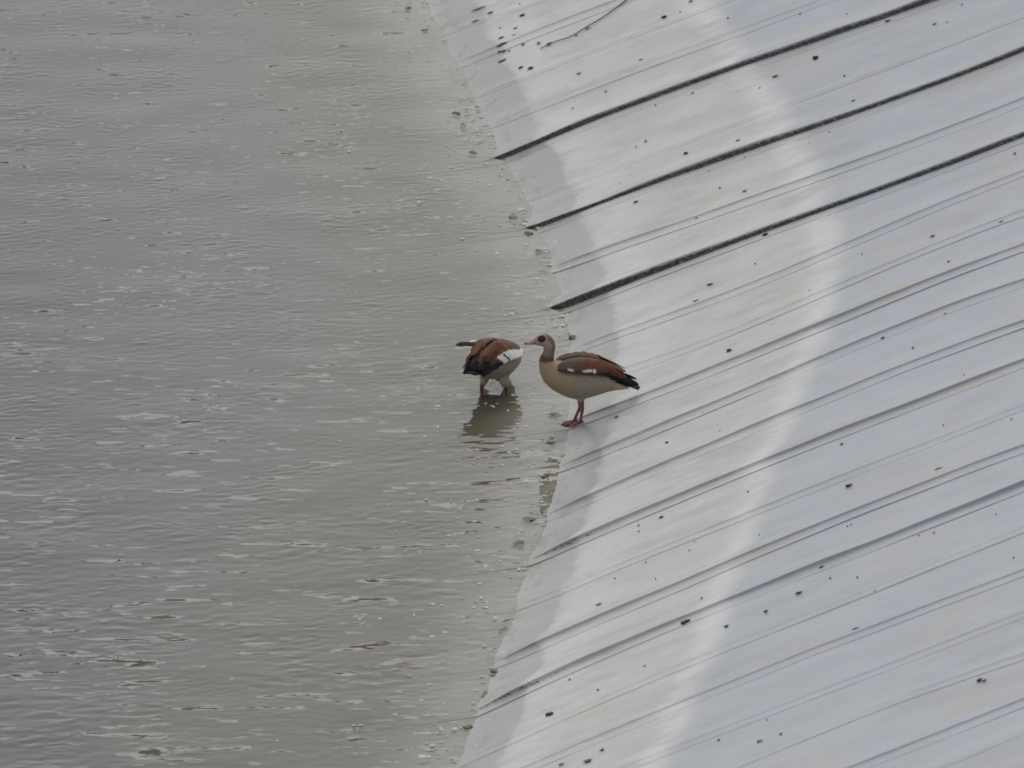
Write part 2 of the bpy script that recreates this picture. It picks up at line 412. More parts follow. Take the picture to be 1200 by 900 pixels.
    gz = m.math('SUBTRACT', g, m.math('MULTIPLY', m.smooth(z, 0.06, 0.30), 0.36))
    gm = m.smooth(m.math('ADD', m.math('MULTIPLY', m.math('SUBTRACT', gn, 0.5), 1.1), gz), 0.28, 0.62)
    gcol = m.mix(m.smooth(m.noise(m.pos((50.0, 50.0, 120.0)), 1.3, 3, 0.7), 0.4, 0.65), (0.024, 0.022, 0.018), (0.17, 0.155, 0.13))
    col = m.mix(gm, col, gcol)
    rough = m.math('ADD', 0.46, m.math('MULTIPLY', wet, -0.12))
    bump = m.noise(m.pos((6.0, 22.0, 6.0)), 1.0, 2, 0.6)
    m.principled(col, rough, 0.35, bump, 0.25, 0.005)
    return m.mat

def water_material():
    m = NT('murky pond water')
    bed = m.attr('depth')
    fac = m.math('SUBTRACT', 1.0, m.math('POWER', 2.71828, m.math('MULTIPLY', bed, -4.0)))
    tr = m.n('ShaderNodeBsdfTransparent', Color=(0.93, 0.93, 0.88, 1.0))
    body = m.n('ShaderNodeBsdfDiffuse')
    deep = m.smooth(bed, 0.05, 0.50)
    m.l(m.mix(deep, (0.152, 0.143, 0.116), (0.052, 0.057, 0.054)), body.inputs['Color'])
    mx = m.n('ShaderNodeMixShader')
    m.l(fac, mx.inputs[0]); m.l(tr.outputs[0], mx.inputs[1]); m.l(body.outputs[0], mx.inputs[2])
    # cat's-paw wavelets too fine for the mesh: their backs lean away and mirror the low sky,
    # the steeper cores lean towards the shore and show the water's own colour
    sp = m.n('ShaderNodeSeparateXYZ'); m.l(m.n('ShaderNodeNewGeometry').outputs['Position'], sp.inputs[0])
    nearf = m.smooth(sp.outputs['Y'], 4.0, -3.5)
    pt = m.noise(m.pos((1.1, 0.6, 1.0)), 1.0, 1, 0.5)
    def wavelet(scale, tilt, thr, patch_scale, sharp):
        mp = m.pos(scale, (0, 0, tilt))
        nz = m.noise(mp, 1.0, 2.4, 0.55)
        v = m.math('ADD', nz, m.math('MULTIPLY', m.math('SUBTRACT', pt, 0.5), 0.22))
        wh = m.smooth(v, thr, thr + sharp)
        dk = m.smooth(v, thr + 0.068, thr + 0.068 + sharp)
        return wh, dk
    w1, d1 = wavelet((2.1, 7.5, 1.0), -0.50, 0.617, (1.1, 0.55, 1.0), 0.013)
    w2, d2 = wavelet((4.2, 13.0, 1.0), -0.42, 0.648, (1.5, 0.7, 1.0), 0.015)
    w3, d3 = wavelet((8.5, 22.0, 1.0), -0.35, 0.665, (0.9, 0.5, 1.0), 0.02)
    w1 = m.math('MULTIPLY', w1, nearf); d1 = m.math('MULTIPLY', d1, nearf)
    farf = m.math('SUBTRACT', 1.25, nearf)
    w3 = m.math('MULTIPLY', w3, farf)
    wsum = m.math('MAXIMUM', m.math('MAXIMUM', w1, m.math('MULTIPLY', w2, 0.85)), m.math('MULTIPLY', w3, 0.6))
    dsum = m.math('MAXIMUM', m.math('MAXIMUM', d1, d2), m.math('MULTIPLY', d3, 0.6))
    sl = m.math('SUBTRACT', m.math('MULTIPLY', wsum, 0.148), m.math('MULTIPLY', dsum, 0.72))
    cv = m.n('ShaderNodeCombineXYZ'); m.l(sl, cv.inputs[1])
    av = m.n('ShaderNodeVectorMath', operation='ADD')
    m.l(m.n('ShaderNodeNewGeometry').outputs['Normal'], av.inputs[0]); m.l(cv.outputs[0], av.inputs[1])
    nv = m.n('ShaderNodeVectorMath', operation='NORMALIZE'); m.l(av.outputs[0], nv.inputs[0])
    gl = m.n('ShaderNodeBsdfGlossy', Roughness=0.03)
    gl.inputs['Color'].default_value = (1, 1, 1, 1)
    fr = m.n('ShaderNodeFresnel', IOR=1.333)
    m.l(nv.outputs[0], gl.inputs['Normal']); m.l(nv.outputs[0], fr.inputs['Normal'])
    m2 = m.n('ShaderNodeMixShader')
    m.l(fr.outputs[0], m2.inputs[0]); m.l(mx.outputs[0], m2.inputs[1]); m.l(gl.outputs[0], m2.inputs[2])
    m.l(m2.outputs[0], m.out.inputs['Surface'])
    return m.mat

def simple_noise_material(name, c1, c2, scale=6.0, rough=0.85, bump=0.5, dist=0.01, stretch=(1, 1, 1), obj=False):
    m = NT(name)
    n = m.noise(m.pos(stretch, obj=obj), scale, 5, 0.65)
    m.principled(m.mix(m.smooth(n, 0.3, 0.7), c1, c2), rough, 0.3, n, bump, dist)
    return m.mat

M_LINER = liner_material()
M_WATER = water_material()
M_EARTH = simple_noise_material('bank earth', (0.16, 0.13, 0.10), (0.26, 0.22, 0.17), 9.0)
M_BED = simple_noise_material('silt', (0.11, 0.10, 0.07), (0.16, 0.15, 0.11), 3.0)

# ------------------------------------------------------------------ bank: earth below, liner panels on top
X_L, X_CREST, X_R = -2.6, 7.0, 60.0
def build_bank():
    ys = np.linspace(-14, 15, 59)
    xs = np.concatenate([np.linspace(X_L, X_CREST, 40), [7.6, 9.0, 14.0, 30.0, X_R]])
    XX, YY = np.meshgrid(xs, ys)
    ZZ = ground(np.minimum(XX, X_CREST), YY) - 0.06
    ZZ = np.where(XX > X_CREST + 0.1, ZZ + 0.02 + 0.1 * noise2(XX, YY, 5), ZZ)
    me = mesh_np('bank', np.stack([XX.ravel(), YY.ravel(), ZZ.ravel()], 1), grid_quads(len(ys), len(xs)))
    o = link('bank', me, M_EARTH)
    return tag(o, 'earth bank of the pond under its white liner', kind='structure')
bank = build_bank()

def fold_y(pts, x, seed):
    p = np.array(pts)
    X, Y = p[:, 0], p[:, 1]
    # smooth curve through the points, level beyond its ends
    deg = min(4, len(p) - 1)
    co = np.polyfit(X, Y, deg)
    xc = np.clip(x, X[0], X[-1])
    y = np.polyval(co, xc)
    y = y + 0.007 * noise1(x * 0.9, seed) + 0.003 * noise1(x * 3.0, seed + 3)
    return y

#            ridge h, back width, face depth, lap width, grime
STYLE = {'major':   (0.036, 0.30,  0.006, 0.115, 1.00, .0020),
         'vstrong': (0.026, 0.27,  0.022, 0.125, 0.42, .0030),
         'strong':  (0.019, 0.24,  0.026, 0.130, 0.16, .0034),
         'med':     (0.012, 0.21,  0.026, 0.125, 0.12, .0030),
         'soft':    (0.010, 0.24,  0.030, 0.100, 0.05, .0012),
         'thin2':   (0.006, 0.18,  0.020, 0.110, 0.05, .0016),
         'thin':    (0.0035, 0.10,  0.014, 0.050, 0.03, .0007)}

def build_panels():
    xs = np.concatenate([np.linspace(X_L, -1.2, 10)[:-1], np.linspace(-1.2, 3.2, 150)[:-1], np.linspace(3.2, X_CREST, 26)])
    nx = len(xs)
    lines = [fold_y(p, xs, i) for i, (k, p) in enumerate(FOLDS)]
    kinds = [k for k, p in FOLDS]
    # plain panels beyond the picture so the bank goes on
    top = [lines[0] + 0.8 * j for j in (5, 4, 3, 2, 1)]
    bot = [lines[-1] - 0.8 * j for j in (1, 2, 3)]
    lines = top + lines + bot
    kinds = ['thin', 'med', 'thin2', 'thin', 'med'] + kinds + ['thin', 'strong', 'thin']
    for k in range(1, len(lines)):
        yu, yl = lines[k - 1], lines[k]
        hu, bu, fu, lu, gu, eu = STYLE[kinds[k - 1]]
        h, bw, fd, lw, gr, eh = STYLE[kinds[k]]
        v = xs - shore(yl)
        wob = 1.0 + 0.30 * noise1(xs * 0.9, k) + 0.15 * noise1(xs * 3.1, k + 40)
        sink = smoothstep(-0.20, 0.05, v) if kinds[k] == 'major' else smoothstep(-0.10, 0.22, v)
        H = h * wob * sink
        if kinds[k] == 'thin2' or kinds[k] == 'soft':
            H = H * np.clip(0.9 + 0.6 * noise1(xs * 0.45, k + 90), 0.25, 1.6)
        rows_y, rows_o, rows_g = [], [], []
        start = yu - lu + 0.035
        gap = start - (yl + bw)
        for f in np.linspace(0, 1, 9):
            rows_y.append(start - gap * f)
            rows_o.append(np.zeros(nx)); rows_g.append(0.0)
        for f in (0.25, 0.5, 0.72, 0.88, 0.96):
            rows_y.append(yl + bw * (1 - f))
            rows_o.append(H * (f * f * (3 - 2 * f))); rows_g.append(0.0)
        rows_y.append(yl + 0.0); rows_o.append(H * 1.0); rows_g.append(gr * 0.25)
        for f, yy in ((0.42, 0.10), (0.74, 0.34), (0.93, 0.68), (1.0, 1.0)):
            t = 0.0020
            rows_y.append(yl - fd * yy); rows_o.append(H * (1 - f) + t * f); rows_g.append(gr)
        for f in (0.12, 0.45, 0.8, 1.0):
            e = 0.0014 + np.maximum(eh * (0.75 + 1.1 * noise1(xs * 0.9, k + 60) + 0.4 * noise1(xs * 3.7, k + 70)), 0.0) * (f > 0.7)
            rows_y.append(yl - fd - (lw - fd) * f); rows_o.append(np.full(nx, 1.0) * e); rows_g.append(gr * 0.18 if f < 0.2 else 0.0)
        rows_y.append(yl - lw - 0.001); rows_o.append(np.full(nx, -0.0010)); rows_g.append(0.0)
        RY = np.array(rows_y); RO = np.array(rows_o)
        nr = len(rows_y)
        XX = np.broadcast_to(xs, (nr, nx))
        und = 0.0035 * noise2(XX * 1.3, RY * 2.6, 2) + 0.002 * noise2(XX * 3.0, RY * 6.0, 9)
        ZZ = ground(XX, RY) + RO + und
        me = mesh_np('liner_panel', np.stack([XX.ravel(), RY.ravel(), ZZ.ravel()], 1), grid_quads(nr, nx)[:, ::-1])
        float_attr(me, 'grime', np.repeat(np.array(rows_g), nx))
        me.set_sharp_from_angle(angle=math.radians(24))
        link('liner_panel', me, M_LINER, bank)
build_panels()

def build_bed():
    me = bpy.data.meshes.new('pond_bed')
    v = [(-400, -30, -0.45), (60, -30, -0.45), (60, 600, -0.45), (-400, 600, -0.45)]
    me.from_pydata(v, [], [(0, 1, 2, 3)])
    tag(link('pond_bed', me, M_BED), 'silty floor of the pond', kind='structure')
build_bed()

def build_reflection_hill():
    # unseen wooded slope, added and sized for what the ripples mirror
    xs = np.linspace(-420, 420, 141); rows = 9
    V = []
    for r_ in range(rows):
        t = r_ / (rows - 1)
        for x in xs:
            top = 10 + 3 * float(noise1(x * 0.02, 3)) + 2.5 * float(noise1(x * 0.11, 5)) + 1.5 * float(noise1(x * 0.4, 8))
            V.append((x, 300 + 70 * t + 4 * float(noise1(x * 0.05 + r_, 9)), -1.0 + (top + 1.0) * math.sin(t * math.pi / 2) + (1.2 * float(noise1(x * 0.3 + 7 * r_, 4)) if 0 < r_ else 0)))
    me = mesh_np('reflection_hill', V, grid_quads(rows, len(xs)))
    tag(link('reflection_hill', me, simple_noise_material('wooded hillside', (0.030, 0.034, 0.018), (0.060, 0.062, 0.034), 0.15, 0.95, 0.3, 0.5)), 'unseen dark wooded slope added beyond the pond for the ripples to mirror', kind='structure')
build_reflection_hill()

# ------------------------------------------------------------------ water with real wavelets
def build_water():
    x0, x1, y0, y1 = -4.2, 0.30, -6.6, 10.2
    nx, ny = 410, 1600
    xs = np.linspace(x0, x1, nx); ys = np.linspace(y0, y1, ny)
    dx, dy = xs[1] - xs[0], ys[1] - ys[0]
    XX, YY = np.meshgrid(xs, ys)
    Z = np.zeros_like(XX)
    r = np.random.default_rng(21)
    # wind ripples: smooth random seas, long-crested across the view, livelier in gusts
    fx = np.fft.fftfreq(nx, dx)[None, :]; fy = np.fft.fftfreq(ny, dy)[:, None]
    def sea(lam, tilt, lx, seed, width=0.6):
        q = np.random.default_rng(seed)
        c, s_ = math.cos(tilt), math.sin(tilt)
        u = fx * c + fy * s_; v = -fx * s_ + fy * c
        f0 = 1.0 / lam
        amp = np.exp(-0.5 * ((np.abs(v) - f0) / (width * f0)) ** 2) * np.exp(-0.5 * (u * lx) ** 2)
        amp[0, 0] = 0
        F = np.fft.fft2(q.normal(size=(ny, nx))) * amp
        z = np.real(np.fft.ifft2(F))
        g = np.gradient(z, dy, axis=0)
        return z / g.std()                       # unit rms slope along the view
    def gust(sx, sy, seed, k):
        g = noise2(XX / sx, YY / sy, seed) + 0.5 * noise2(XX / sx * 2.3, YY / sy * 2.3, seed + 1)
        return np.minimum(np.exp(k * g - 0.35 * k), 4.0)
    near = 1.0 - smoothstep(-3.5, 4.5, YY)
    far = 1.0 - near
    off = shore(YY) - XX
    calm = 0.9 + 0.1 * smoothstep(0.0, 0.5, off)
    Z += 0.007 * sea(1.1, 0.10, 1.2, 1)
    Z += 0.020 * near * gust(0.45, 0.50, 11, 1.0) * sea(0.17, 0.28, 0.22, 2) * calm
    Z += 0.021 * gust(0.27, 0.34, 15, 1.0) * sea(0.095, 0.24, 0.12, 3) * calm
    # fine dimples in the shallows
    fade = smoothstep(0, 0.3, XX - x0) * smoothstep(0, 0.3, YY - y0) * smoothstep(0, 0.3, y1 - YY)
    Z *= fade
    depth = np.maximum(0, -ground(XX, YY))
    me = mesh_np('pond_water', np.stack([XX.ravel(), YY.ravel(), Z.ravel()], 1), grid_quads(ny, nx))
    # the open pond beyond, joined edge to edge
    float_attr(me, 'depth', depth.ravel())
    o = link('pond_water', me, M_WATER)
    tag(o, 'grey rippled pond water', kind='structure')
    v = [(-400, y0), (x0, y0), (-400, y1), (x0, y1), (x1, y1), (-400, 600), (x1, 600), (-400, -30), (x1, -30), (x1, y0), (60, y1 + 4.0), (60, 600)]
    f = [(0, 1, 3, 2), (2, 3, 4, 6, 5), (7, 8, 9, 1, 0)]
    me2 = bpy.data.meshes.new('pond_water')
    me2.from_pydata([(a, b, 0.0) for a, b in v[:10]], [], f)
    float_attr(me2, 'depth', np.full(10, 0.45))
    tag(link('open_water', me2, M_WATER), 'open pond water beyond the wavelets', kind='structure')
build_water()

# ------------------------------------------------------------------ geese
def catmull(P, n):
    P = np.asarray(P, float)
    Q = np.vstack([2 * P[0] - P[1], P, 2 * P[-1] - P[-2]])
    m = len(P) - 1
    out = []
    ts = np.linspace(0, m, n)
    for t in ts:
        i = min(int(t), m - 1); f = t - i
        a, b, c, d = Q[i], Q[i + 1], Q[i + 2], Q[i + 3]
        out.append(0.5 * ((2 * b) + (-a + c) * f + (2 * a - 5 * b + 4 * c - d) * f ** 2 + (-a + 3 * b - 3 * c + d) * f ** 3))
    return np.array(out), ts

def tube(stations, n=40, seg=20, side0=(0, 1, 0)):
    """stations (x, y, z, half-height, half-width) -> verts, quads+caps, spine"""
    S, ts = catmull(stations, n)
    P = S[:, :3]
    T = np.gradient(P, axis=0)
    T /= np.linalg.norm(T, axis=1)[:, None]
    side = np.array(side0, float)
    V = []
    for i in range(n):
        side = side - side.dot(T[i]) * T[i]
        side /= np.linalg.norm(side)
        nor = np.cross(T[i], side)
        hh, hw = max(S[i, 3], 0.002), max(S[i, 4], 0.002)
        for j in range(seg):
            a = 2 * math.pi * j / seg
            V.append(P[i] + nor * hh * math.cos(a) + side * hw * math.sin(a))
    faces = []
    for i in range(n - 1):
        for j in range(seg):
            a = i * seg + j; b = i * seg + (j + 1) % seg
            faces.append((a, b, b + seg, a + seg))
    faces.append(tuple(range(seg))[::-1])
    faces.append(tuple(range((n - 1) * seg, n * seg)))
    return V, faces, S, ts

def join_shapes(shapes):
    V, F = [], []
    for v, f in shapes:
        o = len(V)
        V += [tuple(p) for p in v]
        F += [tuple(i + o for i in q) for q in f]
    return V, F

def fuse(name, shapes, voxel=0.004, smooth=4):
    """one continuous skin over overlapping shapes"""
    V, F = join_shapes(shapes)
    me = bpy.data.meshes.new(name + '_raw')
    me.from_pydata(V, [], F)
    bm = bmesh.new(); bm.from_mesh(me)
    bmesh.ops.recalc_face_normals(bm, faces=bm.faces)
    bm.to_mesh(me); bm.free()
    o = bpy.data.objects.new(name + '_raw', me)
    C.objects.link(o)
    md = o.modifiers.new('r', 'REMESH'); md.mode = 'VOXEL'; md.voxel_size = voxel
    ms = o.modifiers.new('s', 'SMOOTH'); ms.iterations = smooth; ms.factor = 0.5
    dg = bpy.context.evaluated_depsgraph_get()
    out = bpy.data.meshes.new_from_object(o.evaluated_get(dg))
    bpy.data.objects.remove(o)
    bpy.data.meshes.remove(me)
    out.name = name
    out.polygons.foreach_set('use_smooth', np.ones(len(out.polygons), dtype=bool))
    return out

def plumage_material(name, rough=0.75, fleck=0.25, spec=0.25):
    m = NT(name)
    c = m.attr('paint', False)
    n = m.noise(m.pos((60, 140, 140), obj=True), 1.0, 4, 0.65)
    n2 = m.noise(m.pos((22, 30, 30), obj=True), 1.0, 3, 0.6)
    f = m.math('ADD', m.math('MULTIPLY', m.math('SUBTRACT', n, 0.5), fleck * 2), 1.0)
    f = m.math('ADD', f, m.math('MULTIPLY', m.math('SUBTRACT', n2, 0.5), fleck * 1.4))
    m.principled(m.mul(c, f), rough, spec, n, 0.35, 0.004)
    return m.mat
M_PLUME = plumage_material('goose plumage')
M_FEATHER = plumage_material('goose flight feathers', 0.75, 0.15, 0.12)
M_BILL = plumage_material('goose bill', 0.4, 0.12, 0.45)
M_EYE = NT('goose eye'); M_EYE.principled((0.10, 0.025, 0.008), 0.15, 0.6); M_EYE = M_EYE.mat

def mixc(a, b, t):
    t = np.asarray(t)[:, None]
    return np.asarray(a) * (1 - t) + np.asarray(b) * t

BUFF = np.array((0.35, 0.265, 0.175)); FLANK = np.array((0.30, 0.262, 0.200)); BELLY = np.array((0.45, 0.40, 0.32))
VENT = np.array((0.52, 0.35, 0.18)); NECK = np.array((0.20, 0.145, 0.108)); COLLAR = np.array((0.12, 0.07, 0.05))
PALE = np.array((0.37, 0.30, 0.25)); PATCH = np.array((0.050, 0.015, 0.012)); LEG = np.array((0.235, 0.085, 0.092))
UMBER = np.array((0.115, 0.082, 0.060)); CHEST = np.array((0.135, 0.055, 0.033)); BLACK = np.array((0.013, 0.013, 0.015))
WHITE = np.array((0.74, 0.73, 0.71)); ORANGE = np.array((0.27, 0.115, 0.055))

BODY_ST = [(-.335, 0, .238, .022, .030), (-.285, 0, .250, .042, .050), (-.225, 0, .266, .064, .072), (-.150, 0, .277, .094, .096),
           (-.045, 0, .283, .121, .114), (.025, 0, .296, .113, .115), (.085, 0, .314, .094, .105), (.125, 0, .343, .074, .086), (.147, 0, .376, .054, .064)]
NECK_UP = [(.153, 0, .404, .045, .047), (.147, 0, .432, .037, .037), (.139, 0, .460, .033, .032), (.136, 0, .488, .034, .031),
           (.147, 0, .514, .039, .033), (.170, 0, .529, .0395, .034), (.198, 0, .527, .032, .028), (.217, 0, .522, .023, .021), (.228, 0, .519, .015, .015)]
NECK_DOWN = [(.186, .004, .308, .048, .050), (.212, .012, .290, .037, .037), (.230, .022, .260, .032, .031), (.236, .036, .225, .030, .028),
             (.228, .052, .192, .033, .030), (.214, .064, .168, .037, .032), (.194, .078, .146, .031, .027), (.182, .086, .134, .022, .020), (.175, .090, .126, .014, .014)]

WING_ST = [(.098, .050, .378, .083, .368), (.062, .036, .403, .108, .372), (.0, .026, .418, .122, .366), (-.06, .023, .420, .124, .360),
           (-.12, .023, .411, .114, .350), (-.18, .026, .387, .097, .328), (-.24, .030, .350, .078, .298), (-.29, .035, .310, .062, .272), (-.335, .045, .268, .052, .256)]

def make_wing(sgn, white_front, low=0.0):
    """folded wing as one closed shell; sgn +1 = left"""
    n, m = 96, 26
    S, ts = catmull(WING_ST, n)
    outer, inner, col = [], [], []
    for i in range(n):
        x, yt, zt, yb, zb = S[i]
        s = i / (n - 1)
        a = np.array((x, yt * .5, zt - .013)); b = np.array((x, yb + low * .25, zb - low * min(1, 3 * s + .3)))
        d = b - a; nor = np.array((0, -d[2], d[1])); nor = nor / (np.linalg.norm(nor) + 1e-6)
        if nor[1] < 0: nor = -nor
        bul = 0.037 * math.sin(math.pi * min(1, s * 0.9 + 0.1)) + 0.006
        for j in range(m):
            t = j / (m - 1)
            # the lower edge lies on scalloped feather tips
            sc = 0.006 * abs(math.sin(s * 26)) * smoothstep(0.7, 1.0, t)
            p = a + d * t + nor * bul * math.sin(math.pi * (0.12 + 0.80 * t)) + np.array((0, 0, sc))
            p = p + nor * 0.0022 * math.sin(s * 60 + t * 5) * smoothstep(0.1, 0.4, s)
            outer.append(p); inner.append(p - nor * 0.012)
            c = UMBER * (1 - 0.15 * t)
            k = float(smoothstep(0.26, 0.44, s + 0.12 * t - 0.08))
            ch = CHEST if t > 0.25 else CHEST * 0.75 + UMBER * 0.35
            c = c * (1 - k) + ch * k
            k = float(smoothstep(0.0, 0.12, (s - 0.50) - (1 - t) * 0.62))
            c = c * (1 - k) + BLACK * k
            if white_front:
                k = float(smoothstep(0.70, 0.735, t + .45 * (s - .3)) * smoothstep(0.0, 0.03, s) * (1 - smoothstep(0.60, 0.63, s + (t - 1) * 0.2)))
                if 0.51 < s + (t - 1) * 0.2 < 0.545 and t > 0.6: k = 0.0; c = BLACK
            else:
                k = float(smoothstep(0.93, 0.955, t + (s - .43) * .5) * smoothstep(0.33, 0.36, s) * (1 - smoothstep(0.50, 0.515, s)))
                k = max(k, float(smoothstep(0.95, 0.985, t) * smoothstep(0.16, 0.18, s) * (1 - smoothstep(0.22, 0.24, s))))
                if 0.455 < s < 0.472 and t > 0.84: k = 0.0; c = BLACK
            col.append(c * (1 - k) + WHITE * k)
    V = np.array(outer + inner)
    V[:, 1] *= sgn
    g = grid_quads(n, m)
    N = n * m
    F = [tuple(q) for q in g] + [tuple(q[::-1] + N) for q in g]
    rim = [i * m for i in range(n)] + [(n - 1) * m + j for j in range(1, m)] + [i * m + m - 1 for i in range(n - 2, -1, -1)] + [j for j in range(m - 2, 0, -1)]
    for i in range(len(rim)):
        a, b = rim[i], rim[(i + 1) % len(rim)]
        F.append((b, a, a + N, b + N))
    return V, F, np.array(col + col)

def feather_shape(length, width, curl=0.0, n=12):
    """a vane with a raised shaft, lying along -X, rounded tip"""
    V, F = [], []
    for i in range(n):
        t = i / (n - 1)
        wdt = width * 0.5 * (0.55 + 0.75 * t - 0.25 * t * t) * math.sqrt(max(0.0, 1 - max(0, (t - 0.72) / 0.28) ** 2) + 0.02)
        x = -length * t; zc = -curl * t * t
        V += [(x, -wdt, zc - 0.0015), (x, 0, zc + 0.0025), (x, wdt, zc - 0.0015), (x, 0, zc - 0.0025)]
    for i in range(n - 1):
        for j in range(4):
            a = i * 4 + j; b = i * 4 + (j + 1) % 4
            F.append((a, a + 4, b + 4, b))
    F.append((0, 1, 2, 3)); F.append(tuple((n - 1) * 4 + k for k in (3, 2, 1, 0)))
    return V, F

def make_goose(name, label, loc, rz, neck, pitch, white_front, legs, raised_wing, drop=0.0):
    root = empty(name, loc, rz)
    tag(root, label, 'goose', 'geese at the edge of the pond')
    piv = Vector((-0.03, 0, 0.28))
    T = Matrix.Translation((0, 0, -drop)) @ Matrix.Translation(piv) @ Matrix.Rotation(pitch, 4, 'Y') @ Matrix.Translation(-piv)
    Tn = np.array(T)
    def tr(P):
        P = np.asarray(P, float)
        return P @ Tn[:3, :3].T + Tn[:3, 3]
    st = (BODY_ST if neck is NECK_UP else BODY_ST[:6] + [(.082, 0, .305, .096, .107), (.122, 0, .314, .078, .090), (.156, 0, .316, .060, .068)]) + neck
    if neck is NECK_DOWN: st = [(a, b, c, d, e * (1.16 if i < 9 else 1.0)) for i, (a, b, c, d, e) in enumerate(st)]
    v, f, S, ts = tube(st, 110, 28)
    v = tr(v)
    spine = tr(S[:, :3])
    shapes = [(v, f)]
    leg_lines = []
    for L in legs:
        hip, knee, ankle, foot, yaw, fp, water = L['hip'], L['knee'], L['ankle'], L['foot'], L['yaw'], L['fpitch'], L.get('thigh', 0.02)
        a = [tuple(hip) + (.046, .040), tuple(np.add(np.multiply(hip, .45), np.multiply(knee, .55))) + (.032 + water * .3, .028 + water * .3), tuple(knee) + (water, water), tuple(ankle) + (.0125, .0125),
             tuple(np.add(np.multiply(ankle, .55), np.multiply(foot, .45))) + (.0095, .0095), tuple(foot) + (.0105, .0105)]
        tv, tf, tS, _ = tube(a, 26, 12)
        shapes.append((tv, tf))
        leg_lines.append(tS)
        Rm = Matrix.Translation(foot) @ Matrix.Rotation(yaw, 4, 'Z') @ Matrix.Rotation(fp, 4, 'Y')
        def q(p): return tuple(Rm @ Vector(p))
        tips = []
        for k, (ang, ln) in enumerate(((-26, .075), (0, .086), (27, .072))):
            c, s = math.cos(math.radians(ang)), math.sin(math.radians(ang))
            pts = [q((-.004, 0, 0)) + (.0085, .009), q((ln * .35 * c, ln * .35 * s, .003)) + (.0070, .0075), q((ln * .75 * c, ln * .75 * s, -.002)) + (.0062, .0065), q((ln * c, ln * s, -.006)) + (.0045, .005)]
            tv, tf, _, _ = tube(pts, 12, 8)
            shapes.append((tv, tf))
            tips.append((ln * .9 * c, ln * .9 * s))
        for k in range(2):      # webs between the toes
            A, B = tips[k], tips[k + 1]
            mid = ((A[0] + B[0]) * .46, (A[1] + B[1]) * .46)
            pts = [(0, 0), A, mid, B]
            up = [q((x, y, .0015)) for x, y in pts]; dn = [q((x, y, -.0065)) for x, y in pts]
            shapes.append((up + dn, [(0, 1, 2, 3), (7, 6, 5, 4), (0, 4, 5, 1), (1, 5, 6, 2), (2, 6, 7, 3), (3, 7, 4, 0)]))
        tv, tf, _, _ = tube([q((-.002, 0, .004)) + (.007, .007), q((-.016, 0, 0)) + (.006, .006), q((-.028, 0, -.006)) + (.004, .004)], 6, 8)
        shapes.append((tv, tf))
    me = fuse(name + '_body', shapes, 0.0042, 3)
    nv = len(me.vertices)
    co = np.empty(nv * 3, np.float32); me.vertices.foreach_get('co', co); co = co.reshape(-1, 3).astype(float)
    # colour by the nearest place along the spine
    step = len(st) - 1
    best = np.full(nv, 1e9); sidx = np.zeros(nv)
    for k in range(len(spine)):
        d = np.linalg.norm(co - spine[k], axis=1) / (max(S[k, 3], 0.02) ** 0.5)
        mk = d < best
        best[mk] = d[mk]; sidx[mk] = ts[k]
    loc_un = (co - Tn[:3, 3]) @ Tn[:3, :3]          # back to the unpitched body
    rel = loc_un[:, 2] - np.interp(sidx, ts, S[:, 2])
    hh = np.interp(sidx, ts, S[:, 3])
    up = np.clip(rel / hh, -1, 1)
    col = np.tile(FLANK, (nv, 1))
    col = mixc(col, BUFF, smoothstep(4.2, 5.6, sidx))
    col = mixc(col, BELLY, smoothstep(-0.55, -0.95, up) * smoothstep(0.6, 2.0, sidx) * smoothstep(6, 4, sidx) * 0.5)
    col = mixc(col, UMBER, smoothstep(0.30, 0.55, up) * (smoothstep(6.6, 5.6, sidx) if neck is NECK_UP else smoothstep(9.5, 8.5, sidx)))
    col = mixc(col, VENT, smoothstep(2.1, 1.5, sidx) * smoothstep(0.1, -0.2, up))
    col = mixc(col, BLACK, smoothstep(1.4, 0.9, sidx) * smoothstep(-0.1, 0.3, up))
    NB = 9.0            # first neck station
    col = mixc(col, COLLAR, smoothstep(NB - 0.35, NB - 0.05, sidx))
    col = mixc(col, NECK, smoothstep(NB + 0.5, NB + 1.4, sidx))
    # front of the neck and the face are pale, the nape stays brown
    sp = np.stack([np.interp(sidx, ts, spine[:, k]) for k in range(3)], 1)
    tg = np.gradient(spine, axis=0); tg /= np.linalg.norm(tg, axis=1)[:, None]
    tgi = np.stack([np.interp(sidx, ts, tg[:, k]) for k in range(3)], 1)
    sd = tr([(0, 1, 0)])[0] - tr([(0, 0, 0)])[0]
    nrm = np.cross(tgi, np.tile(sd, (nv, 1)))
    dors = np.einsum('ij,ij->i', co - sp, nrm) / np.maximum(hh, 0.01)     # +1 dorsal or -1, sign set below
    if dors[(sidx > 3) & (sidx < 5) & (up > 0.8)].mean() < 0: dors = -dors
    headness = smoothstep(NB + 2.2, NB + 3.6, sidx)
    col = mixc(col, NECK * 1.35 + 0.03, smoothstep(0.2, -0.6, dors) * smoothstep(NB + 0.8, NB + 1.6, sidx) * 0.7)
    col = mixc(col, PALE, headness * smoothstep(0.55, 0.1, dors - 1.1 * smoothstep(NB + 4.4, NB + 5.6, sidx)))
    e0 = np.array((neck[5][0] * .55 + neck[6][0] * .45, neck[5][1] * .55 + neck[6][1] * .45, neck[5][2] * .55 + neck[6][2] * .45))
    k5 = NB + 5.45
    ei = int(np.argmin(np.abs(ts - k5)))
    ec = spine[ei]; en = np.cross(tg[ei], sd); en = en * (1 if (en @ np.array((0, 0, 1)) > 0 or neck is NECK_DOWN) else -1)
    if np.cross(tg[ei], sd)[2] < 0 and neck is NECK_UP: pass
    es = np.cross(en, tg[ei]); es /= np.linalg.norm(es)
    eyes = []
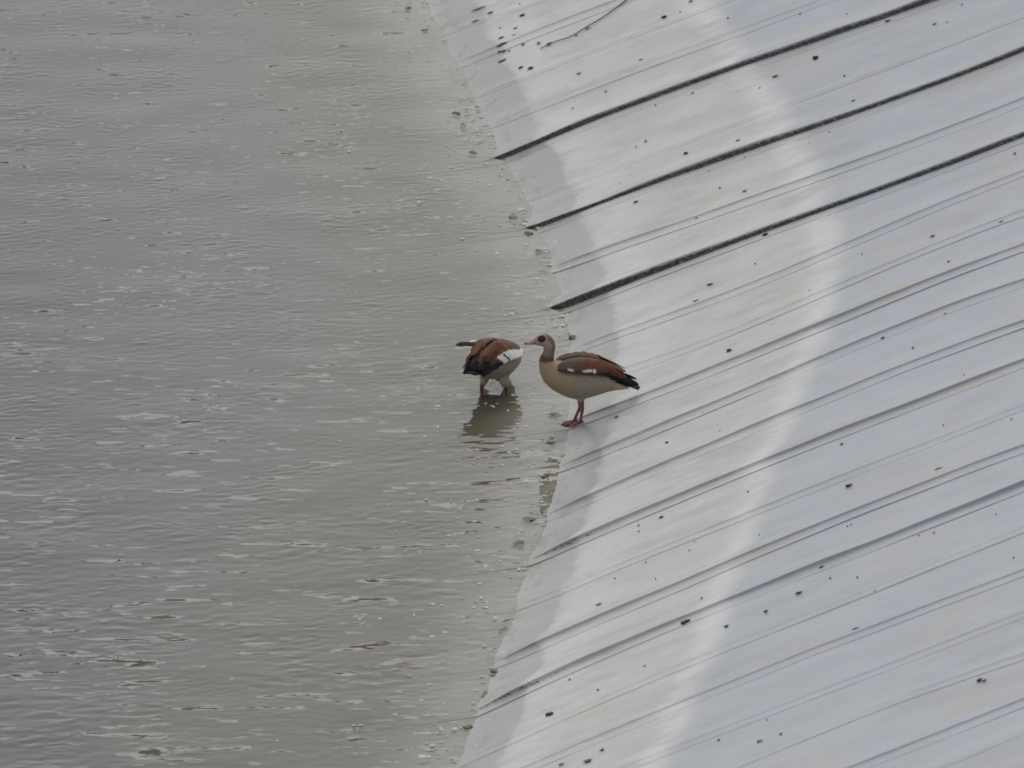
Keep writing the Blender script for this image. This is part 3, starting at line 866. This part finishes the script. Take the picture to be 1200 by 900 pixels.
    for sg in (1, -1):
        p = ec + en * 0.016 + es * sg * 0.026
        eyes.append(p)
        d = np.linalg.norm((co - p) * np.array((0.9, 1, 1)), axis=1)
        col = mixc(col, PATCH, smoothstep(0.0250, 0.0195, d))
    col = mixc(col, COLLAR * 1.4, smoothstep(NB + 7.0, NB + 7.5, sidx) * 0.7)
    # legs
    for tS in leg_lines:
        d = np.full(nv, 1e9); rr = np.zeros(nv); kk = np.zeros(nv)
        for k in range(len(tS)):
            q_ = np.linalg.norm(co - tS[k, :3], axis=1)
            mk = q_ < d; d[mk] = q_[mk]; rr[mk] = tS[k, 3]; kk[mk] = k
        bare = legs[0].get('bare', 12.0)
        isleg = (d < rr + 0.012) & (kk > bare)
        col[isleg] = LEG
        low = (co[:, 2] < 0.03)
        col[low] = LEG * 0.9
    col = col * (1 + 0.045 * np.sin(loc_un[:, [0]] * 210 + 9 * np.sin(loc_un[:, [2]] * 60)) * ((sidx < 8) & (up < .4))[:, None])
    color_attr(me, 'paint', col)
    body = link('body', me, M_PLUME, root)
    # bill
    b0, b1 = spine[-1], spine[-1] + tg[-1] * 0.058
    dirb = tg[-1] * 1.0 + (np.array((0, 0, 0.22)) if neck is NECK_UP else 0)
    dirb = dirb / np.linalg.norm(dirb)
    dn = -en
    pts = [tuple(b0 - dirb * .012) + (.016, .0155), tuple(b0 + dirb * .008) + (.0155, .0145), tuple(b0 + dirb * .028 + dn * .003) + (.0115, .0125), tuple(b0 + dirb * .043 + dn * .005) + (.0085, .0115), tuple(b0 + dirb * .053 + dn * .007) + (.006, .008), tuple(b0 + dirb * .057 + dn * .009) + (.003, .004)]
    tv, tf, bS, bts = tube(pts, 22, 14)
    bme = bpy.data.meshes.new('bill'); bme.from_pydata([tuple(p) for p in tv], [], tf)
    P = np.array(tv); al = (P - b0) @ dirb; dv = (P - b0) @ dn
    bc = np.tile(np.array((0.50, 0.285, 0.27)), (len(P), 1))
    bc = mixc(bc, (0.115, 0.03, 0.035), smoothstep(.001, .006, dv - al * 0.13))
    bc = mixc(bc, (0.06, 0.025, 0.028), smoothstep(.042, .050, al))
    bc = mixc(bc, (0.22, 0.09, 0.09), smoothstep(.004, -.004, al))
    color_attr(bme, 'paint', bc)
    bme.polygons.foreach_set('use_smooth', np.ones(len(bme.polygons), dtype=bool))
    link('bill', bme, M_BILL, root)
    for p in eyes:
        bm = bmesh.new(); bmesh.ops.create_uvsphere(bm, u_segments=10, v_segments=8, radius=0.0062)
        for vv in bm.verts: vv.co += Vector(p)
        em = bpy.data.meshes.new('eye'); bm.to_mesh(em); bm.free()
        em.polygons.foreach_set('use_smooth', np.ones(len(em.polygons), dtype=bool))
        link('eye', em, M_EYE, root)
    # wings with their long feathers as sub-parts
    def feather(parent, base, yaw, pit, roll, ln, wd, color, curl=0.01):
        V, F = feather_shape(ln, wd, curl)
        R = Matrix.Translation(base) @ Matrix.Rotation(yaw, 4, 'Z') @ Matrix.Rotation(pit, 4, 'Y') @ Matrix.Rotation(roll, 4, 'X')
        V2 = tr([tuple(R @ Vector(p)) for p in V])
        fm = bpy.data.meshes.new('feather'); fm.from_pydata([tuple(p) for p in V2], [], F)
        fm.polygons.foreach_set('use_smooth', np.ones(len(fm.polygons), dtype=bool))
        color_attr(fm, 'paint', np.tile(color, (len(V2), 1)))
        fm.set_sharp_from_angle(angle=math.radians(40))
        link('feather', fm, M_FEATHER, parent)
    for sg in (1, -1):
        V, F, wc = make_wing(sg, white_front, 0.05 if white_front else 0.0)
        if white_front: V[:, 1] *= 1.12
        V = tr(V)
        wm = bpy.data.meshes.new('wing'); wm.from_pydata([tuple(p) for p in V], [], F)
        bm = bmesh.new(); bm.from_mesh(wm); bmesh.ops.recalc_face_normals(bm, faces=bm.faces); bm.to_mesh(wm); bm.free()
        wm.polygons.foreach_set('use_smooth', np.ones(len(wm.polygons), dtype=bool))
        color_attr(wm, 'paint', wc)
        wm.set_sharp_from_angle(angle=math.radians(55))
        wing = link('wing', wm, M_PLUME, root)
        # inner flight feathers, chestnut
        for k, (x, y, z, ya, pi_, ro, ln, wd, cc) in enumerate((
                (-.135, .085, .402, .13, -.50, .75, .150, .052, CHEST * 1.05),
                (-.150, .064, .408, .10, -.46, .45, .165, .050, CHEST * 0.9),
                (-.165, .042, .405, .06, -.42, .20, .165, .046, CHEST * 0.8 + UMBER * .25),
                (-.195, .080, .366, .16, -.44, .85, .130, .050, CHEST * 0.7))):
            feather(wing, (x, y * sg, z), ya * sg * 1.0, pi_, -ro * sg, ln, wd, cc)
        # primaries, black
        for k in range(5):
            feather(wing, (-.225 + .012 * k, (.074 - .006 * k) * sg, .316 - .009 * k), (.10 + .03 * k) * sg, -.33 + .02 * k, -(.75 - .12 * k) * sg, .172 - .008 * k, .038, BLACK * (1 + .2 * k))
        if raised_wing and sg == 1:
            # the left wing tip is lifted out sideways
            for k in range(4):
                feather(wing, (-.120 - .012 * k, .055 + .006 * k, .386 - .004 * k), -1.02 - .06 * k, -.06 + .05 * k, .70, 0.170 - .018 * k, .036, BLACK * 1.6 + UMBER * (.35 - .08 * k), 0.016)
            feather(wing, (-.118, .100, .398), -.98, -.06, .5, .045, .024, WHITE)
    # tail fan
    v, f, tS, _ = tube([(-.28, 0, .268, .030, .040), (-.325, 0, .252, .020, .034), (-.35, 0, .243, .006, .022)], 10, 14)
    tm = bpy.data.meshes.new('tail'); tm.from_pydata([tuple(p) for p in tr(v)], [], f)
    tm.polygons.foreach_set('use_smooth', np.ones(len(tm.polygons), dtype=bool))
    color_attr(tm, 'paint', np.tile(BLACK, (len(v), 1)))
    tail = link('tail', tm, M_FEATHER, root)
    for k in range(7):
        a = (k - 3) / 3
        feather(tail, (-.292, a * .024, .258 - .006 * abs(a)), -a * .20, -.30 - .02 * abs(a), a * .25, .112 - .012 * abs(a), .040, BLACK, 0.004)
    if neck is NECK_DOWN: root.scale = (.95, .95, .95)
    return root

def leg(y, ank_x, foot_x, foot_z, yaw, fp, hip_z=.215, knee_z=.158, thigh=.020, bare=9.0, ank_z=.105):
    return dict(hip=(-.045, y * .9, hip_z), knee=(-.045, y, knee_z), ankle=(ank_x, y, ank_z), foot=(foot_x, y, foot_z), yaw=yaw, fpitch=fp, thigh=thigh, bare=bare)

make_goose('egyptian_goose', 'grey-buff goose with brown eye patch and pink bill, standing on the wet liner facing left',
           (-0.005, -0.03, 0.004), math.radians(186), NECK_UP, 0.0, False,
           [leg(.034, -.052, -.042, .026, -.05, math.radians(16)), leg(-.030, -.048, -.012, .014, .08, math.radians(11))], False)
make_goose('egyptian_goose', 'brown and buff goose seen from behind, head hidden, wading left of the standing one',
           (-0.445, 0.735, -0.076), math.radians(64), NECK_DOWN, math.radians(12), True,
           [leg(.070, -.085, -.075, .012, .1, 0, hip_z=.185, knee_z=.125, thigh=.030, bare=13.5, ank_z=.080), leg(-.066, -.02, -.01, .012, 0, 0, hip_z=.185, knee_z=.125, thigh=.030, bare=13.5, ank_z=.080)], True, 0.028)

# ------------------------------------------------------------------ algae, foam, stalk, scraps
def lump(seed, l, d, h, sub=2, rough=0.35, taper=0.0):
    r = np.random.default_rng(seed)
    bm = bmesh.new(); bmesh.ops.create_icosphere(bm, subdivisions=sub, radius=1.0)
    ph = r.uniform(0, 6.28, 9); fr = r.uniform(1.2, 3.6, 9)
    for v in bm.verts:
        c = v.co
        k = 1 + rough * (math.sin(fr[0] * c.x * 2 + ph[0]) * math.sin(fr[1] * c.y * 2 + ph[1]) + 0.6 * math.sin(fr[2] * c.x * 3 + fr[3] * c.y * 3 + ph[2]) + 0.4 * r.normal() * 0.5)
        t = 1.0 - taper * (c.x * 0.5 + 0.5)
        v.co = Vector((c.x * k * l * 0.5, c.y * k * d * 0.5 * t, c.z * h * 0.5 * (0.8 + 0.2 * k) * t))
    me = bpy.data.meshes.new('lump'); bm.to_mesh(me); bm.free()
    me.polygons.foreach_set('use_smooth', np.ones(len(me.polygons), dtype=bool))
    return me

M_ALGAE = simple_noise_material('olive algae', (0.12, 0.11, 0.055), (0.26, 0.24, 0.15), 60.0, 0.8, 0.6, 0.01)
ALGAE_LABELS = ['topmost olive algae clump, at the upper edge of the picture', 'second olive algae clump from the top edge',
    'upper of two olive algae clumps left of the first black fold', 'lower of two olive algae clumps left of the first black fold',
    'olive algae clump at the tip of the first black fold', 'olive algae clump above the tip of the second black fold',
    'olive algae clump between the second and third black folds', 'olive algae clump at the tip of the second black fold',
    'olive algae clump above the tip of the third black fold', 'olive algae streak just right of the standing goose head',
    'olive algae clump left of the standing goose feet', 'olive algae smear below and left of the standing goose feet',
    'olive algae clump at the tip of the first grey fold below the goose', 'small olive algae clump above the tip of the second grey fold below the goose',
    'long olive algae streak at the tip of the second grey fold below the goose', 'roundest olive algae clump, between two grey fold tips',
    'olive algae clump in the shallows above the lower strong fold', 'olive algae clump second above the lower strong fold tip',
    'olive algae clump at the tip of the lower strong fold', 'lowest olive algae clump on the waterline', 'small olive algae clump under the tip of the third black fold']
for i, (x, y, l, h) in enumerate(ALGAE):
    # a mat of several lobes, awash at the surface
    r = np.random.default_rng(100 + i)
    V, F = [], []
    for k in range(6):
        me = lump(500 + i * 10 + k, l * r.uniform(.35, .7), h * r.uniform(1.0, 2.2), 0.013, 2, 0.5)
        off = np.array((r.normal(0, l * .24), r.normal(0, h * .55), r.uniform(-.002, .003)))
        o = len(V)
        V += [tuple(np.array(v.co) + off) for v in me.vertices]
        F += [tuple(j + o for j in p.vertices) for p in me.polygons]
        bpy.data.meshes.remove(me)
    me = bpy.data.meshes.new('algae_clump'); me.from_pydata(V, [], F)
    me.polygons.foreach_set('use_smooth', np.ones(len(me.polygons), dtype=bool))
    o = link('algae_clump', me, M_ALGAE)
    gz = max(0.0, float(ground(x, y)))
    o.location = (x, y, gz - 0.0045)
    tag(o, ALGAE_LABELS[i], 'algae', 'algae clumps along the waterline')

M_FOAM = simple_noise_material('foam', (0.46, 0.45, 0.43), (0.62, 0.62, 0.60), 80.0, 0.6, 0.3, 0.004)
def build_foam():
    r = np.random.default_rng(77)
    V, F = [], []
    spots = []
    for i in range(60):          # clusters along the edge
        cy = r.uniform(-6.2, 9.5)
        cv = -abs(r.normal(0.10, 0.14))
        for k in range(r.integers(2, 9)):
            spots.append((cv + r.normal(0, 0.05), cy + r.normal(0, 0.13), r.uniform(0.0028, 0.0080) * (1.5 if r.random() < .10 else 1)))
    for i in range(200):
        spots.append((-abs(r.normal(0.1, 0.45)) , r.uniform(-6.5, 10), r.uniform(0.003, 0.008)))
    for v, y, s in spots:
        x = float(shore(y)) + v
        if x > float(shore(y)) - 0.005: continue
        n = 9; o = len(V)
        ph = r.uniform(0, 6.28); a = r.uniform(1.0, 2.6); b = r.uniform(.8, 1.6)
        for ring, zz in ((1.0, 0.0015), (0.6, 0.005)):
            for k in range(n):
                t = 2 * math.pi * k / n
                q = ring * s * (1 + .3 * math.sin(3 * t + ph) + .15 * math.sin(5 * t + 2 * ph))
                V.append((x + q * a * math.cos(t), y + q * b * 1.5 * math.sin(t), zz))
        V.append((x, y, 0.0062))
        for k in range(n):
            k2 = (k + 1) % n
            F.append((o + k, o + k2, o + n + k2, o + n + k)); F.append((o + n + k, o + n + k2, o + 2 * n))
    me = bpy.data.meshes.new('foam_flecks'); me.from_pydata(V, [], F)
    me.polygons.foreach_set('use_smooth', np.ones(len(me.polygons), dtype=bool))
    tag(link('foam_flecks', me, M_FOAM), 'white foam flecks floating in the shallows along the liner', 'foam', kind='stuff')
build_foam()

DEB_MATS = {'k': simple_noise_material('dark droppings', (0.018, 0.015, 0.012), (0.055, 0.045, 0.035), 120.0, 0.85, 0.6, 0.004),
            'r': simple_noise_material('rusty bark', (0.085, 0.045, 0.025), (0.20, 0.125, 0.08), 120.0, 0.85, 0.6, 0.004),
            'o': simple_noise_material('tan crumbs', (0.15, 0.12, 0.08), (0.30, 0.26, 0.19), 120.0, 0.85, 0.6, 0.004),
            'g': simple_noise_material('grey crumbs', (0.10, 0.10, 0.10), (0.22, 0.22, 0.21), 120.0, 0.85, 0.6, 0.004),
            'd': simple_noise_material('dead leaf', (0.040, 0.028, 0.022), (0.10, 0.075, 0.055), 120.0, 0.85, 0.6, 0.004)}
DEB_NAME = {'k': ('dropping', 'dropping'), 'r': ('bark_chip', 'bark chip'), 'o': ('dirt_crumb', 'dirt'), 'g': ('dirt_crumb', 'dirt'), 'd': ('dead_leaf', 'leaf')}
FOLD_ANG = 0.05
for i, (x, y, l, w, c, lab) in enumerate(DEBRIS):
    d, h = w * 1.3, w * 0.62
    nm, cat = DEB_NAME[c]
    if 'stone' in lab: nm, cat = 'stone', 'stone'
    elif 'leaf' in lab: nm, cat = 'dead_leaf', 'leaf'
    elif 'clod' in lab: nm, cat = 'dirt_clod', 'dirt'
    elif 'straw' in lab: nm, cat = 'straw', 'straw'
    elif 'chip' in lab and c == 'k': nm, cat = 'debris_chip', 'debris'
    elif 'pebble' in lab: nm, cat = 'pebble', 'pebble'
    l, d, h = l * .78, d * .72, h * .72
    me = lump(900 + i, l, d, h, 2, 0.55 if l / d < 1.6 else 0.35, 0.6 if 'leaf' in lab else 0.2)
    me.set_sharp_from_angle(angle=math.radians(28))
    me.name = nm
    o = link(nm, me, DEB_MATS[c])
    o.location = (x, y, float(ground(x, y)) + h * 0.28 + 0.004)
    o.rotation_euler = (0, -math.atan(BANK_SLOPE), random.uniform(-.45, .45))
    tag(o, lab, cat, 'scraps scattered on the liner')

def build_specks():
    V, F = [], []
    r = np.random.default_rng(5)
    pts = [p for i, p in enumerate(SPECKS) if i % 5 not in (1, 3)]
    for i in range(0):
        y = r.uniform(-9, 9); v = r.uniform(0.3, 3.0)
        pts.append((float(shore(y)) + v, y, r.uniform(0.35, 0.6)))
    for p in pts:
        x, y = p[:2]; k = p[2] if len(p) > 2 else r.uniform(0.75, 1.25)
        l, d, h = 0.014 * k * r.uniform(.7, 1.5), 0.016 * k, 0.007 * k
        o = len(V); z = float(ground(x, y)) + 0.005
        for a in range(6):
            t = a / 6 * 6.283; q = r.uniform(.7, 1.2)
            dx = l * .5 * q * math.cos(t)
            V.append((x + dx, y + d * .5 * q * math.sin(t), z - 0.003 + dx * BANK_SLOPE))
        V.append((x + r.normal(0, l * .1), y, z + h))
        for a in range(6): F.append((o + a, o + (a + 1) % 6, o + 6))
    me = bpy.data.meshes.new('dirt_specks'); me.from_pydata(V, [], F)
    tag(link('dirt_specks', me, simple_noise_material('speck dirt', (0.05, 0.042, 0.033), (0.28, 0.23, 0.17), 1.7, 0.9, 0.2, 0.002)),
        'tiny brown dirt specks scattered over the white liner', 'dirt', kind='stuff')
build_specks()

def build_stalk():
    pts = [(x, y, float(ground(x, y)) + 0.010, .0055 - .0003 * i, .0055 - .0003 * i) for i, (x, y) in enumerate(STALK[::-1])]
    v, f, _, _ = tube(pts, 40, 8)
    me = bpy.data.meshes.new('dry_stalk'); me.from_pydata([tuple(p) for p in v], [], f)
    me.polygons.foreach_set('use_smooth', np.ones(len(me.polygons), dtype=bool))
    tag(link('dry_stalk', me, simple_noise_material('dry stalk', (0.10, 0.085, 0.07), (0.20, 0.18, 0.15), 50.0)), 'long thin dry stalk curving down the liner from the top edge', 'stalk')
build_stalk()
